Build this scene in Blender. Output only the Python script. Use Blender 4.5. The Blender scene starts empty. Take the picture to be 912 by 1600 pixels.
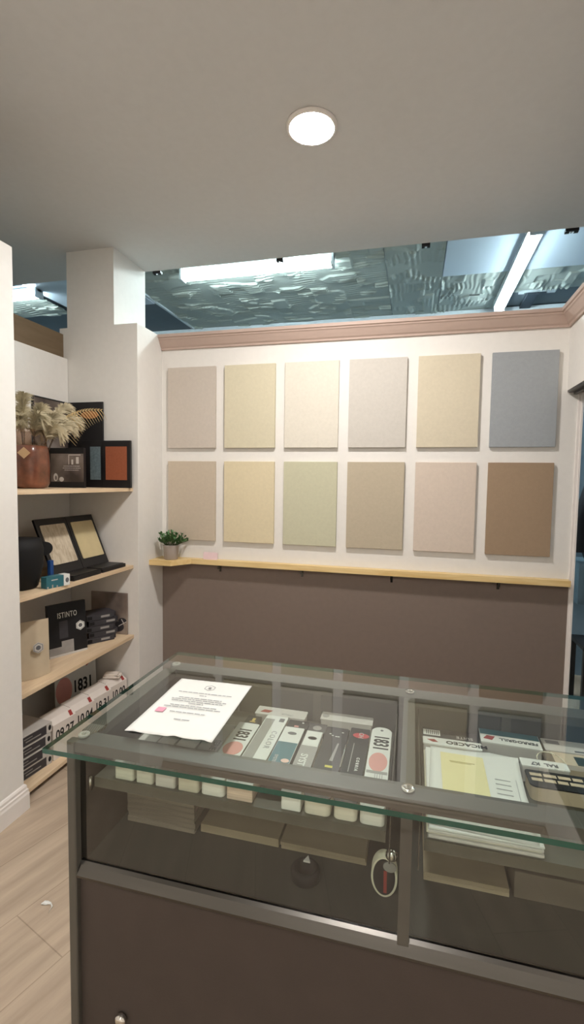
import bpy, bmesh, math, random
from mathutils import Matrix, Vector, noise
random.seed(7)
C = bpy.context.scene.collection
PI = math.pi
# ------------------------------------------------------------------ materials
def srgb(c):
    return tuple(((v/255)/12.92 if v/255 <= .04045 else ((v/255+.055)/1.055)**2.4) for v in c)
def nt(name):
    m = bpy.data.materials.new(name); m.use_nodes = True
    t = m.node_tree; b = t.nodes['Principled BSDF']; return m, t, b
def mat(name, col, rough=.6, metal=0, var=.04, scale=30, bump=0, bscale=200, spec=.4, stretch=(1,1,1), coat=0):
    m, t, b = nt(name); N = t.nodes; L = t.links
    c = srgb(col)
    b.inputs['Roughness'].default_value = rough; b.inputs['Metallic'].default_value = metal
    b.inputs['Specular IOR Level'].default_value = spec
    if coat: b.inputs['Coat Weight'].default_value = coat
    tc = N.new('ShaderNodeTexCoord'); mp = N.new('ShaderNodeMapping'); mp.inputs['Scale'].default_value = stretch
    L.new(tc.outputs['Object'], mp.inputs['Vector'])
    nz = N.new('ShaderNodeTexNoise'); nz.inputs['Scale'].default_value = scale; nz.inputs['Detail'].default_value = 5
    L.new(mp.outputs[0], nz.inputs['Vector'])
    rp = N.new('ShaderNodeValToRGB')
    rp.color_ramp.elements[0].position = .3; rp.color_ramp.elements[1].position = .7
    rp.color_ramp.elements[0].color = tuple(v*(1-var) for v in c)+(1,)
    rp.color_ramp.elements[1].color = tuple(min(1,v*(1+var)) for v in c)+(1,)
    L.new(nz.outputs['Fac'], rp.inputs['Fac']); L.new(rp.outputs['Color'], b.inputs['Base Color'])
    if bump:
        n2 = N.new('ShaderNodeTexNoise'); n2.inputs['Scale'].default_value = bscale; n2.inputs['Detail'].default_value = 3
        L.new(mp.outputs[0], n2.inputs['Vector'])
        bp = N.new('ShaderNodeBump'); bp.inputs['Strength'].default_value = bump; bp.inputs['Distance'].default_value = .002
        L.new(n2.outputs['Fac'], bp.inputs['Height']); L.new(bp.outputs[0], b.inputs['Normal'])
    return m
def emit(name, col, s):
    m = bpy.data.materials.new(name); m.use_nodes = True; t = m.node_tree; t.nodes.clear()
    e = t.nodes.new('ShaderNodeEmission'); o = t.nodes.new('ShaderNodeOutputMaterial')
    e.inputs['Color'].default_value = srgb(col)+(1,); e.inputs['Strength'].default_value = s
    t.links.new(e.outputs[0], o.inputs['Surface']); return m
def glass(name, tint, refl=1.0, rough=.0):
    m = bpy.data.materials.new(name); m.use_nodes = True; t = m.node_tree; N = t.nodes; L = t.links; N.clear()
    o = N.new('ShaderNodeOutputMaterial'); tr = N.new('ShaderNodeBsdfTransparent'); gl = N.new('ShaderNodeBsdfGlossy')
    tr.inputs['Color'].default_value = tint+(1,); gl.inputs['Roughness'].default_value = rough
    fr = N.new('ShaderNodeFresnel'); fr.inputs['IOR'].default_value = 1.52
    ge = N.new('ShaderNodeNewGeometry'); inv = N.new('ShaderNodeMath'); inv.operation = 'SUBTRACT'; inv.inputs[0].default_value = 1
    L.new(ge.outputs['Backfacing'], inv.inputs[1])
    mu = N.new('ShaderNodeMath'); mu.operation = 'MULTIPLY'; L.new(fr.outputs[0], mu.inputs[0]); L.new(inv.outputs[0], mu.inputs[1])
    m2 = N.new('ShaderNodeMath'); m2.operation = 'MULTIPLY'; m2.use_clamp = True; L.new(mu.outputs[0], m2.inputs[0]); m2.inputs[1].default_value = 1.8*refl
    mx = N.new('ShaderNodeMixShader'); L.new(m2.outputs[0], mx.inputs[0]); L.new(tr.outputs[0], mx.inputs[1]); L.new(gl.outputs[0], mx.inputs[2])
    L.new(mx.outputs[0], o.inputs['Surface']); return m
def wood(name, c1, c2, axis='Y', scale=9, rough=.5, knots=False):
    m, t, b = nt(name); N = t.nodes; L = t.links
    tc = N.new('ShaderNodeTexCoord'); mp = N.new('ShaderNodeMapping')
    st = {'X':(.12,1,1),'Y':(1,.12,1),'Z':(1,1,.12)}[axis]; mp.inputs['Scale'].default_value = st
    L.new(tc.outputs['Object'], mp.inputs['Vector'])
    nz = N.new('ShaderNodeTexNoise'); nz.inputs['Scale'].default_value = scale*4; nz.inputs['Detail'].default_value = 6; nz.inputs['Distortion'].default_value = .6
    L.new(mp.outputs[0], nz.inputs['Vector'])
    rp = N.new('ShaderNodeValToRGB'); rp.color_ramp.elements[0].position = .32; rp.color_ramp.elements[1].position = .68
    rp.color_ramp.elements[0].color = srgb(c1)+(1,); rp.color_ramp.elements[1].color = srgb(c2)+(1,)
    L.new(nz.outputs['Fac'], rp.inputs['Fac'])
    out = rp.outputs['Color']
    if knots:
        vo = N.new('ShaderNodeTexVoronoi'); vo.inputs['Scale'].default_value = 3.2; L.new(tc.outputs['Object'], vo.inputs['Vector'])
        r2 = N.new('ShaderNodeValToRGB'); r2.color_ramp.elements[0].position = .02; r2.color_ramp.elements[1].position = .05
        r2.color_ramp.elements[0].color = (.35,.2,.1,1); r2.color_ramp.elements[1].color = (1,1,1,1)
        L.new(vo.outputs['Distance'], r2.inputs['Fac'])
        mx = N.new('ShaderNodeMix'); mx.data_type = 'RGBA'; mx.blend_type = 'MULTIPLY'; mx.inputs[0].default_value = 1
        L.new(out, mx.inputs[6]); L.new(r2.outputs[0], mx.inputs[7]); out = mx.outputs[2]
    L.new(out, b.inputs['Base Color']); b.inputs['Roughness'].default_value = rough
    b.inputs['Specular IOR Level'].default_value = .3
    return m
def floor_mat():
    m, t, b = nt('floor laminate'); N = t.nodes; L = t.links
    tc = N.new('ShaderNodeTexCoord'); mp = N.new('ShaderNodeMapping')
    mp.inputs['Rotation'].default_value = (0,0,math.radians(-71.8)); mp.inputs['Location'].default_value = FLOOR_OFF
    L.new(tc.outputs['Object'], mp.inputs['Vector'])
    br = N.new('ShaderNodeTexBrick'); br.inputs['Scale'].default_value = 1; br.inputs['Brick Width'].default_value = 1.2
    br.inputs['Row Height'].default_value = .2726; br.inputs['Mortar Size'].default_value = .0022; br.inputs['Mortar Smooth'].default_value = .3
    br.inputs['Color1'].default_value = (.97,.97,.97,1); br.inputs['Color2'].default_value = (1.04,1.03,1.02,1); br.inputs['Mortar'].default_value = (.70,.68,.66,1)
    L.new(mp.outputs[0], br.inputs['Vector'])
    m2 = N.new('ShaderNodeMapping'); m2.inputs['Scale'].default_value = (.5,4.5,1); L.new(mp.outputs[0], m2.inputs['Vector'])
    nz = N.new('ShaderNodeTexNoise'); nz.inputs['Scale'].default_value = 3.2; nz.inputs['Detail'].default_value = 7; nz.inputs['Roughness'].default_value = .6
    L.new(m2.outputs[0], nz.inputs['Vector'])
    rp = N.new('ShaderNodeValToRGB'); rp.color_ramp.elements[0].position = .3; rp.color_ramp.elements[1].position = .7
    rp.color_ramp.elements[0].color = srgb((156,140,122))+(1,); rp.color_ramp.elements[1].color = srgb((190,173,153))+(1,)
    L.new(nz.outputs['Fac'], rp.inputs['Fac'])
    mx = N.new('ShaderNodeMix'); mx.data_type = 'RGBA'; mx.blend_type = 'MULTIPLY'; mx.inputs[0].default_value = 1
    L.new(rp.outputs[0], mx.inputs[6]); L.new(br.outputs['Color'], mx.inputs[7]); L.new(mx.outputs[2], b.inputs['Base Color'])
    b.inputs['Roughness'].default_value = .45; b.inputs['Specular IOR Level'].default_value = .35
    return m
def picture(name, c1, c2, c3, scale=4, seed=0):
    m, t, b = nt(name); N = t.nodes; L = t.links
    tc = N.new('ShaderNodeTexCoord'); mp = N.new('ShaderNodeMapping'); mp.inputs['Location'].default_value = (seed,seed*.7,0)
    L.new(tc.outputs['Object'], mp.inputs['Vector'])
    nz = N.new('ShaderNodeTexNoise'); nz.inputs['Scale'].default_value = scale; nz.inputs['Detail'].default_value = 3
    L.new(mp.outputs[0], nz.inputs['Vector'])
    rp = N.new('ShaderNodeValToRGB'); e = rp.color_ramp.elements
    e[0].position = .3; e[1].position = .7; x = e.new(.5)
    e[0].color = srgb(c1)+(1,); x.color = srgb(c2)+(1,); e[2].color = srgb(c3)+(1,)
    L.new(nz.outputs['Fac'], rp.inputs['Fac']); L.new(rp.outputs[0], b.inputs['Base Color'])
    b.inputs['Roughness'].default_value = .35; return m
FLOOR_OFF = (.353, -.030, 0)
W = mat('off white wall paint', (228,225,219), .75, var=.015, bump=.25, bscale=350)
WC = mat('grey white ceiling paint', (204,203,201), .85, var=.015)
WT = mat('taupe wall paint', (124,110,100), .7, var=.03, bump=.2, bscale=350)
PINK = mat('rosy beige moulding', (188,166,154), .5, var=.02)
WHITE = mat('white gloss trim', (232,226,220), .4, var=.01)
BROWNB = wood('raw fibreboard', (108,92,70), (120,102,80), 'Y', 6, .8)
BIRCH = wood('pale birch shelf', (214,188,155), (228,205,172), 'Y', 8, .45)
PINE = wood('pine ledge', (214,182,122), (232,206,152), 'X', 6, .45, True)
FLOOR = floor_mat()
HALLW = mat('hall blue grey wall', (120,140,155), .7)
HALLC = mat('hall smooth ceiling', (150,165,178), .6, var=.03, scale=3)
HALLS = mat('hall pale blue panel', (190,206,220), .5, var=.03, scale=2)
HALLD = mat('hall dark bare panel', (92,104,112), .6, var=.08, scale=3)
STRIPM = mat('hall pale edge strip', (196,208,214), .4)
FRAME = mat('counter frame grey brown paint', (84,81,74), .45, metal=.2, var=.04, scale=20)
DARKP = mat('counter dark brown laminate', (62,54,49), .5, var=.06, scale=12, bump=.15, bscale=500)
INNER = mat('counter inner lining', (58,57,51), .6, var=.06, scale=8)
SHELFM = mat('counter shelf metal', (92,89,80), .4, metal=.2, var=.03)
ALU = mat('brushed aluminium', (92,90,86), .22, metal=1, var=.05, scale=60, stretch=(.05,1,1))
CHROME = mat('chrome', (215,212,205), .1, metal=1, var=.01)
GLASS = glass('clear glass', (.93,.96,.94))
GLASSV = glass('front glass', (.92,.95,.93))
GEDGE = mat('green glass edge', (10,66,54), .12, var=.1, scale=6, spec=.8)
PAPER = mat('white paper', (216,217,212), .7, var=.01)
INK = mat('grey ink', (95,95,98), .7); INKL = mat('pale grey ink', (165,165,165), .7)
BLACK = mat('black ink', (22,22,24), .6); BLK = mat('black card', (26,25,27), .45, var=.1)
BLKM = mat('matt black', (12,12,14), .7, var=.1)
PINKD = mat('salmon print', (212,152,144), .6); REDL = mat('dark red logo', (150,52,46), .6)
PINKS = mat('pink print', (226,150,170), .6)
CREAM = mat('cream card', (228,224,200), .6, var=.03)
DKGREY = mat('charcoal card', (58,56,60), .5, var=.1)
GREYC = mat('grey card', (150,148,144), .55, var=.05)
GREYL = mat('light grey card', (196,192,186), .55, var=.03)
TEAL = mat('teal print', (52,104,114), .45, var=.05)
CARD = wood('brown kraft cardboard', (162,146,122), (176,159,134), 'X', 5, .8)
KRAFT = mat('pale kraft paper', (196,180,154), .7, var=.05, scale=14)
YELL = mat('pale yellow paper', (222,213,164), .7, var=.02)
# ------------------------------------------------------------------ mesh helpers
class B:
    def __init__(s): s.bm = bmesh.new()
    def _add(s, vs, fs, mi=0, M=None, smooth=False):
        v = [s.bm.verts.new((M @ Vector(p)) if M else p) for p in vs]
        for f in fs:
            try: g = s.bm.faces.new([v[i] for i in f]); g.material_index = mi; g.smooth = smooth
            except ValueError: pass
        return s
    def box(s, x0,x1,y0,y1,z0,z1, mi=0, M=None, bev=0):
        if bev:
            b2 = bmesh.new(); bmesh.ops.create_cube(b2, size=1)
            for v in b2.verts: v.co = Vector((x0+(v.co.x+.5)*(x1-x0), y0+(v.co.y+.5)*(y1-y0), z0+(v.co.z+.5)*(z1-z0)))
            bmesh.ops.bevel(b2, geom=b2.edges[:], offset=bev, segments=2, affect='EDGES', profile=.7)
            b2.verts.index_update(); vs = [v.co.copy() for v in b2.verts]; fs = [[v.index for v in f.verts] for f in b2.faces]; b2.free()
            return s._add(vs, fs, mi, M)
        vs = [(x,y,z) for x in (x0,x1) for y in (y0,y1) for z in (z0,z1)]
        return s._add(vs, [(0,1,3,2),(4,6,7,5),(0,4,5,1),(2,3,7,6),(0,2,6,4),(1,5,7,3)], mi, M)
    def prism(s, pts, z0, z1, mi=0, M=None):
        n = len(pts); vs = [(x,y,z0) for x,y in pts]+[(x,y,z1) for x,y in pts]
        fs = [tuple(range(n))[::-1], tuple(range(n,2*n))]+[(i,(i+1)%n,n+(i+1)%n,n+i) for i in range(n)]
        return s._add(vs, fs, mi, M)
    def lathe(s, prof, n=32, mi=0, M=None, sx=1, sy=1, sq=0):
        vs = []; fs = []
        for r,z in prof:
            for k in range(n):
                a = 2*PI*k/n; q = 1
                if sq:
                    q = 1/((abs(math.cos(a))**(2+sq)+abs(math.sin(a))**(2+sq))**(1/(2+sq)))
                vs.append((r*q*math.cos(a)*sx, r*q*math.sin(a)*sy, z))
        m = len(prof)
        for i in range(m-1):
            for k in range(n): fs.append((i*n+k, i*n+(k+1)%n, (i+1)*n+(k+1)%n, (i+1)*n+k))
        if prof[0][0] > 1e-5: fs.append(tuple(range(n))[::-1])
        if prof[-1][0] > 1e-5: fs.append(tuple((m-1)*n+k for k in range(n)))
        return s._add(vs, fs, mi, M, True)
    def tube(s, pts, r, n=6, mi=0, M=None, r2=None):
        pts = [Vector(p) for p in pts]; vs = []; fs = []
        for i,p in enumerate(pts):
            d = (pts[min(i+1,len(pts)-1)]-pts[max(i-1,0)]).normalized()
            a = d.orthogonal().normalized(); b = d.cross(a)
            rr = r if r2 is None else r+(r2-r)*i/(len(pts)-1)
            for k in range(n):
                t = 2*PI*k/n; vs.append(p+a*rr*math.cos(t)+b*rr*math.sin(t))
        for i in range(len(pts)-1):
            for k in range(n): fs.append((i*n+k, i*n+(k+1)%n, (i+1)*n+(k+1)%n, (i+1)*n+k))
        fs.append(tuple(range(n))[::-1]); fs.append(tuple((len(pts)-1)*n+k for k in range(n)))
        return s._add(vs, fs, mi, M, True)
    def done(s, name, mats, parent=None, loc=None, fix=True):
        if fix: bmesh.ops.recalc_face_normals(s.bm, faces=s.bm.faces[:])
        me = bpy.data.meshes.new(name); s.bm.to_mesh(me); s.bm.free()
        for m in (mats if isinstance(mats,(list,tuple)) else [mats]): me.materials.append(m)
        o = bpy.data.objects.new(name, me); C.objects.link(o)
        if parent: o.parent = parent
        if loc: o.location = loc
        return o
def tag(o, label, cat, group=None):
    o['label'] = label; o['category'] = cat
    if group: o['group'] = group
    return o
def struct(o): o['kind'] = 'structure'; return o
def thing(name, label, cat, loc=(0,0,0), rot=(0,0,0), group=None):
    o = bpy.data.objects.new(name, None); C.objects.link(o); o.location = loc; o.rotation_euler = rot; o.empty_display_size = .05
    return tag(o, label, cat, group)
def text(parent, s, M, size, m, name='lettering', sx=1, bold=0, align='CENTER', space=1):
    cu = bpy.data.curves.new('t','FONT'); cu.body = s; cu.size = size; cu.align_x = align; cu.align_y = 'CENTER'
    cu.extrude = .0003; cu.offset = bold; cu.space_character = space; cu.resolution_u = 3
    o = bpy.data.objects.new('t', cu); C.objects.link(o)
    bpy.context.view_layer.update()
    me = bpy.data.meshes.new_from_object(o.evaluated_get(bpy.context.evaluated_depsgraph_get()))
    bpy.data.objects.remove(o); me.name = name
    me.transform(Matrix.Diagonal((sx,1,1,1))); me.transform(M); me.materials.clear(); me.materials.append(m)
    r = bpy.data.objects.new(name, me); C.objects.link(r); r.parent = host(parent); return r
def frame(o, u, v):           # local frame: x along u, y along v, z outwards
    u = Vector(u).normalized(); v = Vector(v).normalized(); n = u.cross(v)
    return Matrix(((u.x,v.x,n.x,o[0]),(u.y,v.y,n.y,o[1]),(u.z,v.z,n.z,o[2]),(0,0,0,1)))
def circ(cx, cy, rx, ry=None, n=28): return [(cx+rx*math.cos(2*PI*k/n), cy+(ry or rx)*math.sin(2*PI*k/n)) for k in range(n)]
def rect(x0,y0,x1,y1): return [(x0,y0),(x1,y0),(x1,y1),(x0,y1)]
def host(parent):              # prints belong to the part they are printed on
    if parent.type == 'EMPTY':
        for c in parent.children:
            if c.name.split('.')[0] in ('cover','board','body','sheet','card','teal_sleeve','bag_body','neck'): return c
    return parent
def decal(parent, name, polys, m, M, t=.0005):
    parent = host(parent)
    b = B()
    for p in polys: b.prism(p, 0, t, M=M)
    return b.done(name, m, parent)
def lines(x0, x1, ys, h=.0012, center=True, rnd=random):    # blurred small print as rows of word-length strokes
    out = []
    for y, f in ys:
        w = (x1-x0)*f; a = x0+((x1-x0)-w)/2 if center else x0; e = a+w; x = a
        while x < e:
            l = rnd.uniform(.006,.02); l = min(l, e-x); out.append(rect(x,y-h/2,x+l,y+h/2)); x += l+.0025
    return out
def roundrect(w, l, r0, r1, n=6):   # plan outline, centred x, y from 0 to l; corner radii front/back
    p = []
    for cx,cy,a0,r in ((w/2-r0,r0,-PI/2,r0),(w/2-r1,l-r1,0,r1),(-w/2+r1,l-r1,PI/2,r1),(-w/2+r0,r0,PI,r0)):
        for k in range(n+1):
            a = a0+PI/2*k/n; p.append((cx+r*math.cos(a), cy+r*math.sin(a)))
    return p
# ------------------------------------------------------------------ dimensions
XL, XB, YE, YB, XR = -1.72, -2.234, 2.76, 3.068, .826
YN, ZP, ZC, YS = 1.787, 2.535, 3.01, 3.135      # near end of alcove, partition top, ceiling, ceiling edge
ZH = 3.36
# ------------------------------------------------------------------ the shop shell
struct(B().box(-6.5,4,-3.2,5.6,-.05,0).done('floor', FLOOR))
struct(B().box(-6.5,4,-3.2,YS,ZC,ZC+.07).done('ceiling', WC))
struct(B().box(XL-.1,XL,-3,YN,0,2.545,bev=.003).done('wall_left', W))
struct(B().box(XB-.5,XL-.1,YN-.1,YN,0,2.545).done('wall_alcove_near', W))
b = B().box(XB-.03,XB,YN,2.318,0,2.329).box(XB-.03,XB,2.32,2.757,0,2.329)
struct(b.done('wall_alcove_back', W))
struct(B().box(XB-.06,XB-.031,YN,2.758,0,2.49).done('trim_fibreboard', BROWNB))
struct(B().box(XB-.06,XL,YE,3.17,0,2.53,bev=.002).done('wall_alcove_end', W))
struct(B().box(XB,-1.886,YE+.0005,3.13,2.5,ZC).done('wall_column', W))
b = B().box(XL,.905,YB,YB+.1,0,2.53); struct(b.done('wall_back', W))
struct(B().box(XL+.001,.884,YB-.002,YB-.0002,0,.975).done('trim_taupe_dado', WT))
struct(B().box(XR,.93,1.6,YB,2.085,2.53).done('wall_right', W))
struct(B().box(XR,.93,-3,1.6,0,2.53).done('wall_right_solid', W))
struct(B().box(XR,.93,1.6,3.06,2.073,2.085).box(XR+.03,XR+.045,1.6,3.055,2.06,2.073).done('trim_door_track', mat('dark steel track',(70,66,62),.3,metal=.8)))
struct(B().box(.884,.906,YB-.008,YB+.101,0,2.073).box(.899,.909,YB-.014,YB+.10,0,2.073).done('trim_door_edge', WHITE))
struct(B().box(-6.5,4,-3.2,-3.1,0,ZC).done('wall_front', W))
prof = [(0,2.437),(.012,2.437),(.014,2.448),(.022,2.456),(.034,2.476),(.044,2.494),(.05,2.50),(.052,2.507),(.06,2.511),(.062,2.53),(0,2.53)]
def sweep(path, pr, name, m):
    b = B(); n = len(pr); vs = []
    for (base, off) in path:
        for d,z in pr: vs.append((base[0]+off[0]*d, base[1]+off[1]*d, z))
    fs = [tuple(range(n))[::-1], tuple((len(path)-1)*n+k for k in range(n))]
    for i in range(len(path)-1):
        for k in range(n): fs.append((i*n+k, i*n+(k+1)%n, (i+1)*n+(k+1)%n, (i+1)*n+k))
    b._add(vs, fs); return struct(b.done(name, m))
sweep([((XL+.001,YB),(0,-1)),((XR,YB),(-1,-1))], prof, 'trim_crown_back', PINK)
sweep([((XR,YB),(-1,-1)),((XR,-2.9),(-1,0))], prof, 'trim_crown_right', PINK)
bp = [(0,0),(.016,0),(.016,.075),(.013,.085),(.013,.095),(.009,.1),(.009,.112),(.005,.12),(0,.124)]
sweep([((XL,-3.0),(1,0)),((XL,YN),(1,1)),((XL-.1,YN),(0,1))], bp, 'baseboard_left', WHITE)
# ------------------------------------------------------------------ the hall beyond
def tile_mat(name, seed, col=(164,174,168)):
    m, t, bs = nt(name); N = t.nodes; L = t.links
    bs.inputs['Base Color'].default_value = srgb(col)+(1,); bs.inputs['Roughness'].default_value = .5
    return m
def emboss(x0,x1,y0,y1,z,seed,rotate,name,dx=.008):
    # a board with brush-stroke relief: raised blocky patches with fine combed ridges between them
    nx = int((x1-x0)/dx); ny = int((y1-y0)/dx); bm = bmesh.new(); g = []
    P = .62
    for j in range(ny+1):
        row = []
        for i in range(nx+1):
            x = x0+(x1-x0)*i/nx; y = y0+(y1-y0)*j/ny
            u, v = (y, x) if rotate else (x, y)
            uu = u+seed*3.1; vv = v+seed*1.7
            a = noise.noise(Vector((uu*3.4, vv*4.2, seed)))+.42*noise.cell(Vector((math.floor(uu/.15)+seed, math.floor(vv/.085+.5), seed)))-.2
            h = max(0,min(1,a*9+.5))
            k = noise.noise(Vector((uu*5, vv*5+3, seed+9)))
            if k > -.08: h += .6*math.sin(vv*2*PI/.045+6*noise.noise(Vector((uu*4,vv*4,7))))*min(1,(k+.08)*9)*(1 if abs(a)<.2 else .35)
            row.append(bm.verts.new((x,y,z-.012*h)))
        g.append(row)
    for j in range(ny):
        for i in range(nx):
            f = bm.faces.new((g[j][i],g[j][i+1],g[j+1][i+1],g[j+1][i])); f.smooth = True
    o = B(); o.bm.free(); o.bm = bm
    r = o.done(name, TILE, fix=False); return struct(r)
TILE = tile_mat('embossed plaster board', 0)
struct(B().box(-6.5,4,YS+.02,5.6,ZH+.03,ZH+.1).done('ceiling_hall', HALLC))
emboss(-2.6,-.285,3.1,5.44,ZH,1,False,'ceiling_embossed_board')
emboss(-.28,.18,3.1,5.44,ZH-.004,2,True,'ceiling_embossed_board.001')
emboss(.185,1.9,4.49,5.0,ZH-.004,3,True,'ceiling_embossed_board.002')
emboss(.185,.84,5.0,5.44,ZH-.003,2.4,True,'ceiling_embossed_board.003')
struct(B().box(.185,1.9,3.1,4.475,ZH-.025,ZH+.03,bev=.004).done('ceiling_smooth_panel', HALLS))
struct(B().box(.845,2.6,5.0,5.44,ZH+.005,ZH+.03).done('ceiling_dark_panel', HALLD))
b = B().box(.9,1.22,4.99,5.03,ZH-.015,ZH+.004).box(.9,.95,5.03,5.06,ZH-.015,ZH+.004).box(1.15,1.22,5.03,5.075,ZH-.015,ZH+.004)
struct(b.done('trim_torn_strip', STRIPM))
struct(B().box(.98,1.08,5.04,5.44,ZH-.03,ZH+.005).done('trim_dark_batten', mat('dark batten',(50,60,70),.6)))
struct(B().box(-2.625,-2.6,3.1,5.44,ZH-.015,ZH+.03).done('trim_ceiling_strip', STRIPM))
struct(B().box(-6.5,-2.63,3.9,5.44,ZH+.0,ZH+.03).done('ceiling_dark_panel.001', HALLD))
struct(B().box(-6.5,4,5.42,5.46,ZH-.06,ZH-.005).done('trim_far_strip', STRIPM))
struct(B().box(-6.5,4,5.46,5.55,0,ZH+.05).done('wall_hall_far', HALLW))
struct(B().box(-6.6,-6.5,-3.2,5.6,0,ZH+.05).done('wall_hall_left', HALLW))
struct(B().box(4,4.1,-3.2,5.6,0,ZH+.05).done('wall_hall_right', HALLW))
TUBE = emit('cold fluorescent diffuser', (222,240,243), 18)
HOUS = mat('white fixture housing', (205,214,220), .4)
def batten(x0,x1,y0,y1,along,label,shield=False):
    cx, cy = (x0+x1)/2, (y0+y1)/2; t = thing('fluorescent_light', label, 'light', (cx,cy,ZH), group='fluorescent battens on the hall ceiling')
    L = (x1-x0) if along=='X' else (y1-y0); M = Matrix.Identity(4) if along=='X' else Matrix.Rotation(PI/2,4,'Z')
    B().box(-L/2,L/2,-.03,.03,-.045,-.005,M=M,bev=.004).done('housing', HOUS, t)
    pr = [(-.045,-.048),(-.038,-.085),(-.015,-.1),(.015,-.1),(.038,-.085),(.045,-.048)]
    fr = M @ Matrix(((0,0,1,-L/2+.02),(1,0,0,0),(0,1,0,0),(0,0,0,1)))
    B().prism(pr, 0, L-.04, M=fr).done('diffuser', TUBE, t)
    if shield:
        for s in (-1,1): B().box(-L/2,L/2,s*.0515-.0015,s*.0515+.0015,-.066,-.004,M=M).done('added_shield', HOUS, t)  # added side strips that hold back the tube's sideways light
    for s in (-1,1): B().box(s*L/2-(.02 if s>0 else 0), s*L/2+(.02 if s<0 else 0), -.047,.047,-.102,-.004,M=M,bev=.004).done('end_cap', HOUS, t)
    return t
batten(-2.0,-.67,3.86,3.95,'X','long glowing white tube light running across the hall ceiling, left of the textured board seam')
batten(.72,.81,3.70,5.25,'Y','glowing white tube light pointing away into the hall at the upper right',True)
batten(-5.2,-3.52,3.93,4.02,'X','glowing white tube light seen through the small gap above the alcove, far left')
batten(2.2,3.55,3.9,3.99,'X','added unseen tube light brightening the hall behind the right doorway')  # added batten, out of view, to brighten what shows through the doorway
# hall ceiling scrap board seen through the left gap
struct(B().box(-3.6,-2.63,3.2,4.55,ZH-.02,ZH+.03,bev=.004).done('ceiling_smooth_panel.001', HALLS))
emboss(-4.9,-3.64,3.95,4.6,ZH-.03,5,False,'ceiling_embossed_board.004')
CL = BLKM
for x,w,lab in ((-.903,.045,'small black metal clip on the ceiling edge, in front of the long hall tube light'),(.026,.05,'small black metal clip on the ceiling edge above the textured boards, third from left'),(.83,.07,'small black clip on the ceiling edge, far upper right beside the pointing tube'),(-1.80,.06,'small black metal clip on the ceiling edge next to the white column')):
    t = thing('ceiling_clip', lab, 'clip', (x,YS,3.0), group='black clips along the ceiling edge')
    B().box(-w/2,w/2,.0005,.012,-.005,.05,bev=.001).done('plate', BLK, t)
    B().box(-w/2,-w/6,.012,.030,-.008,.010,bev=.001).done('tab', BLK, t); B().box(w/6,w/2,.012,.030,-.008,.010,bev=.001).done('tab', BLK, t)
    B().tube([(0,.012,.0),(0,.03,.0)],.006,10).done('screw', CHROME, t)
# things just visible through the right doorway
JK = mat('dark navy cloth',(26,28,34),.8,var=.2,scale=12)
t = thing('hanging_jacket','dark jacket hanging in the hall, seen through the narrow doorway gap at right','jacket',(1.42,3.92,1.0))
pr=[(.0,.64),(.05,.66),(.10,.63),(.17,.56),(.2,.3),(.2,.05),(.18,0),(0,0)]
b=B(); prof2=[(x,z) for x,z in pr]; pl=[(-x,z) for x,z in pr[::-1][:-1]]
b.prism([(x,z) for x,z in (prof2+pl)], -.05,.05, M=Matrix(((1,0,0,0),(0,0,1,0),(0,1,0,0),(0,0,0,1)))).done('body', JK, t)
for s in (-1,1): B().tube([(s*.17,0,.55),(s*.24,0,.3),(s*.23,-.02,.06)],.05,10,r2=.04).done('sleeve', JK, t)
B().tube([(0,0,.65),(0,0,.7),(.02,0,.73),(0,0,.75)],.004,6).done('hook', CHROME, t)
tag(B().box(1.17,1.75,3.85,4.2,.68,.99,bev=.03).done('cabinet', mat('blue grey cabinet',(92,112,124),.5)),'blue grey low cabinet glimpsed through the doorway gap below the dark jacket','cabinet')
t = thing('side_table','black framed low table at floor level behind the doorway gap','table',(1.45,3.75,0))
B().box(-.3,.3,-.15,.15,.42,.45,bev=.004).done('tabletop', BLK, t)
for sx in (-1,1):
    for sy in (-1,1): B().box(sx*.28-.015,sx*.28+.015,sy*.13-.015,sy*.13+.015,0,.42).done('leg', BLK, t)
struct(B().box(1.0,2.4,4.3,4.36,0,2.6).done('wall_hall_screen', HALLW))
# ------------------------------------------------------------------ lamps in the shop
LAMP = emit('warm downlight lens', (255,249,245), 104)
def down(x,y,label):
    t = thing('ceiling_downlight', label, 'light', (x,y,ZC), group=None)
    B().lathe([(.097,-.013),(.101,-.012),(.106,-.004),(.106,-.0005),(.097,-.0005)],40).done('trim_ring', WHITE, t)
    B().lathe([(0.001,-.016),(.092,-.013),(.0965,-.001)],40).done('lens', LAMP, t)
down(-.453,2.03,'round glowing recessed downlight in the shop ceiling')
down(-.25,-.9,'round recessed downlight in the ceiling behind the viewpoint')
down(-.25,-2.4,'round recessed downlight near the rear of the shop ceiling')
# ------------------------------------------------------------------ twelve colour panels
cols = [[(199,189,177),(208,200,174),(217,211,197),(198,193,184),(207,197,174),(157,162,165)],
        [(198,184,164),(218,205,172),(196,194,167),(185,173,151),(210,195,180),(160,137,112)]]
names = [['greyish beige','pale straw','ivory white','cool light grey beige','warm sand','blue grey'],
         ['dull sand','light buttery beige','pale sage green','khaki taupe','pale rosy beige','tan brown']]
for r in range(2):
    z0, z1 = ((1.766,2.312),(1.132,1.676))[r]
    for k in range(6):
        x = -1.664+k*.417; w=.352
        m = mat('panel paint %d%d'%(r,k), cols[r][k], .8, var=.03, scale=60, bump=.6, bscale=420)
        o = B().box(-w/2,w/2,-.022,-.0008,-(z1-z0)/2,(z1-z0)/2,bev=.0025).done('colour_panel', m, loc=(x+w/2,YB,(z0+z1)/2))
        pos = ['at the left end of the','second from left in the','third from left in the','fourth from left in the','fifth from left in the','at the right end of the'][k]
        tag(o, '%s square-edged paint sample panel, %s %s row'%(names[r][k],pos,('upper','lower')[r]), 'panel', 'paint sample panels on the white wall')
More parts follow.
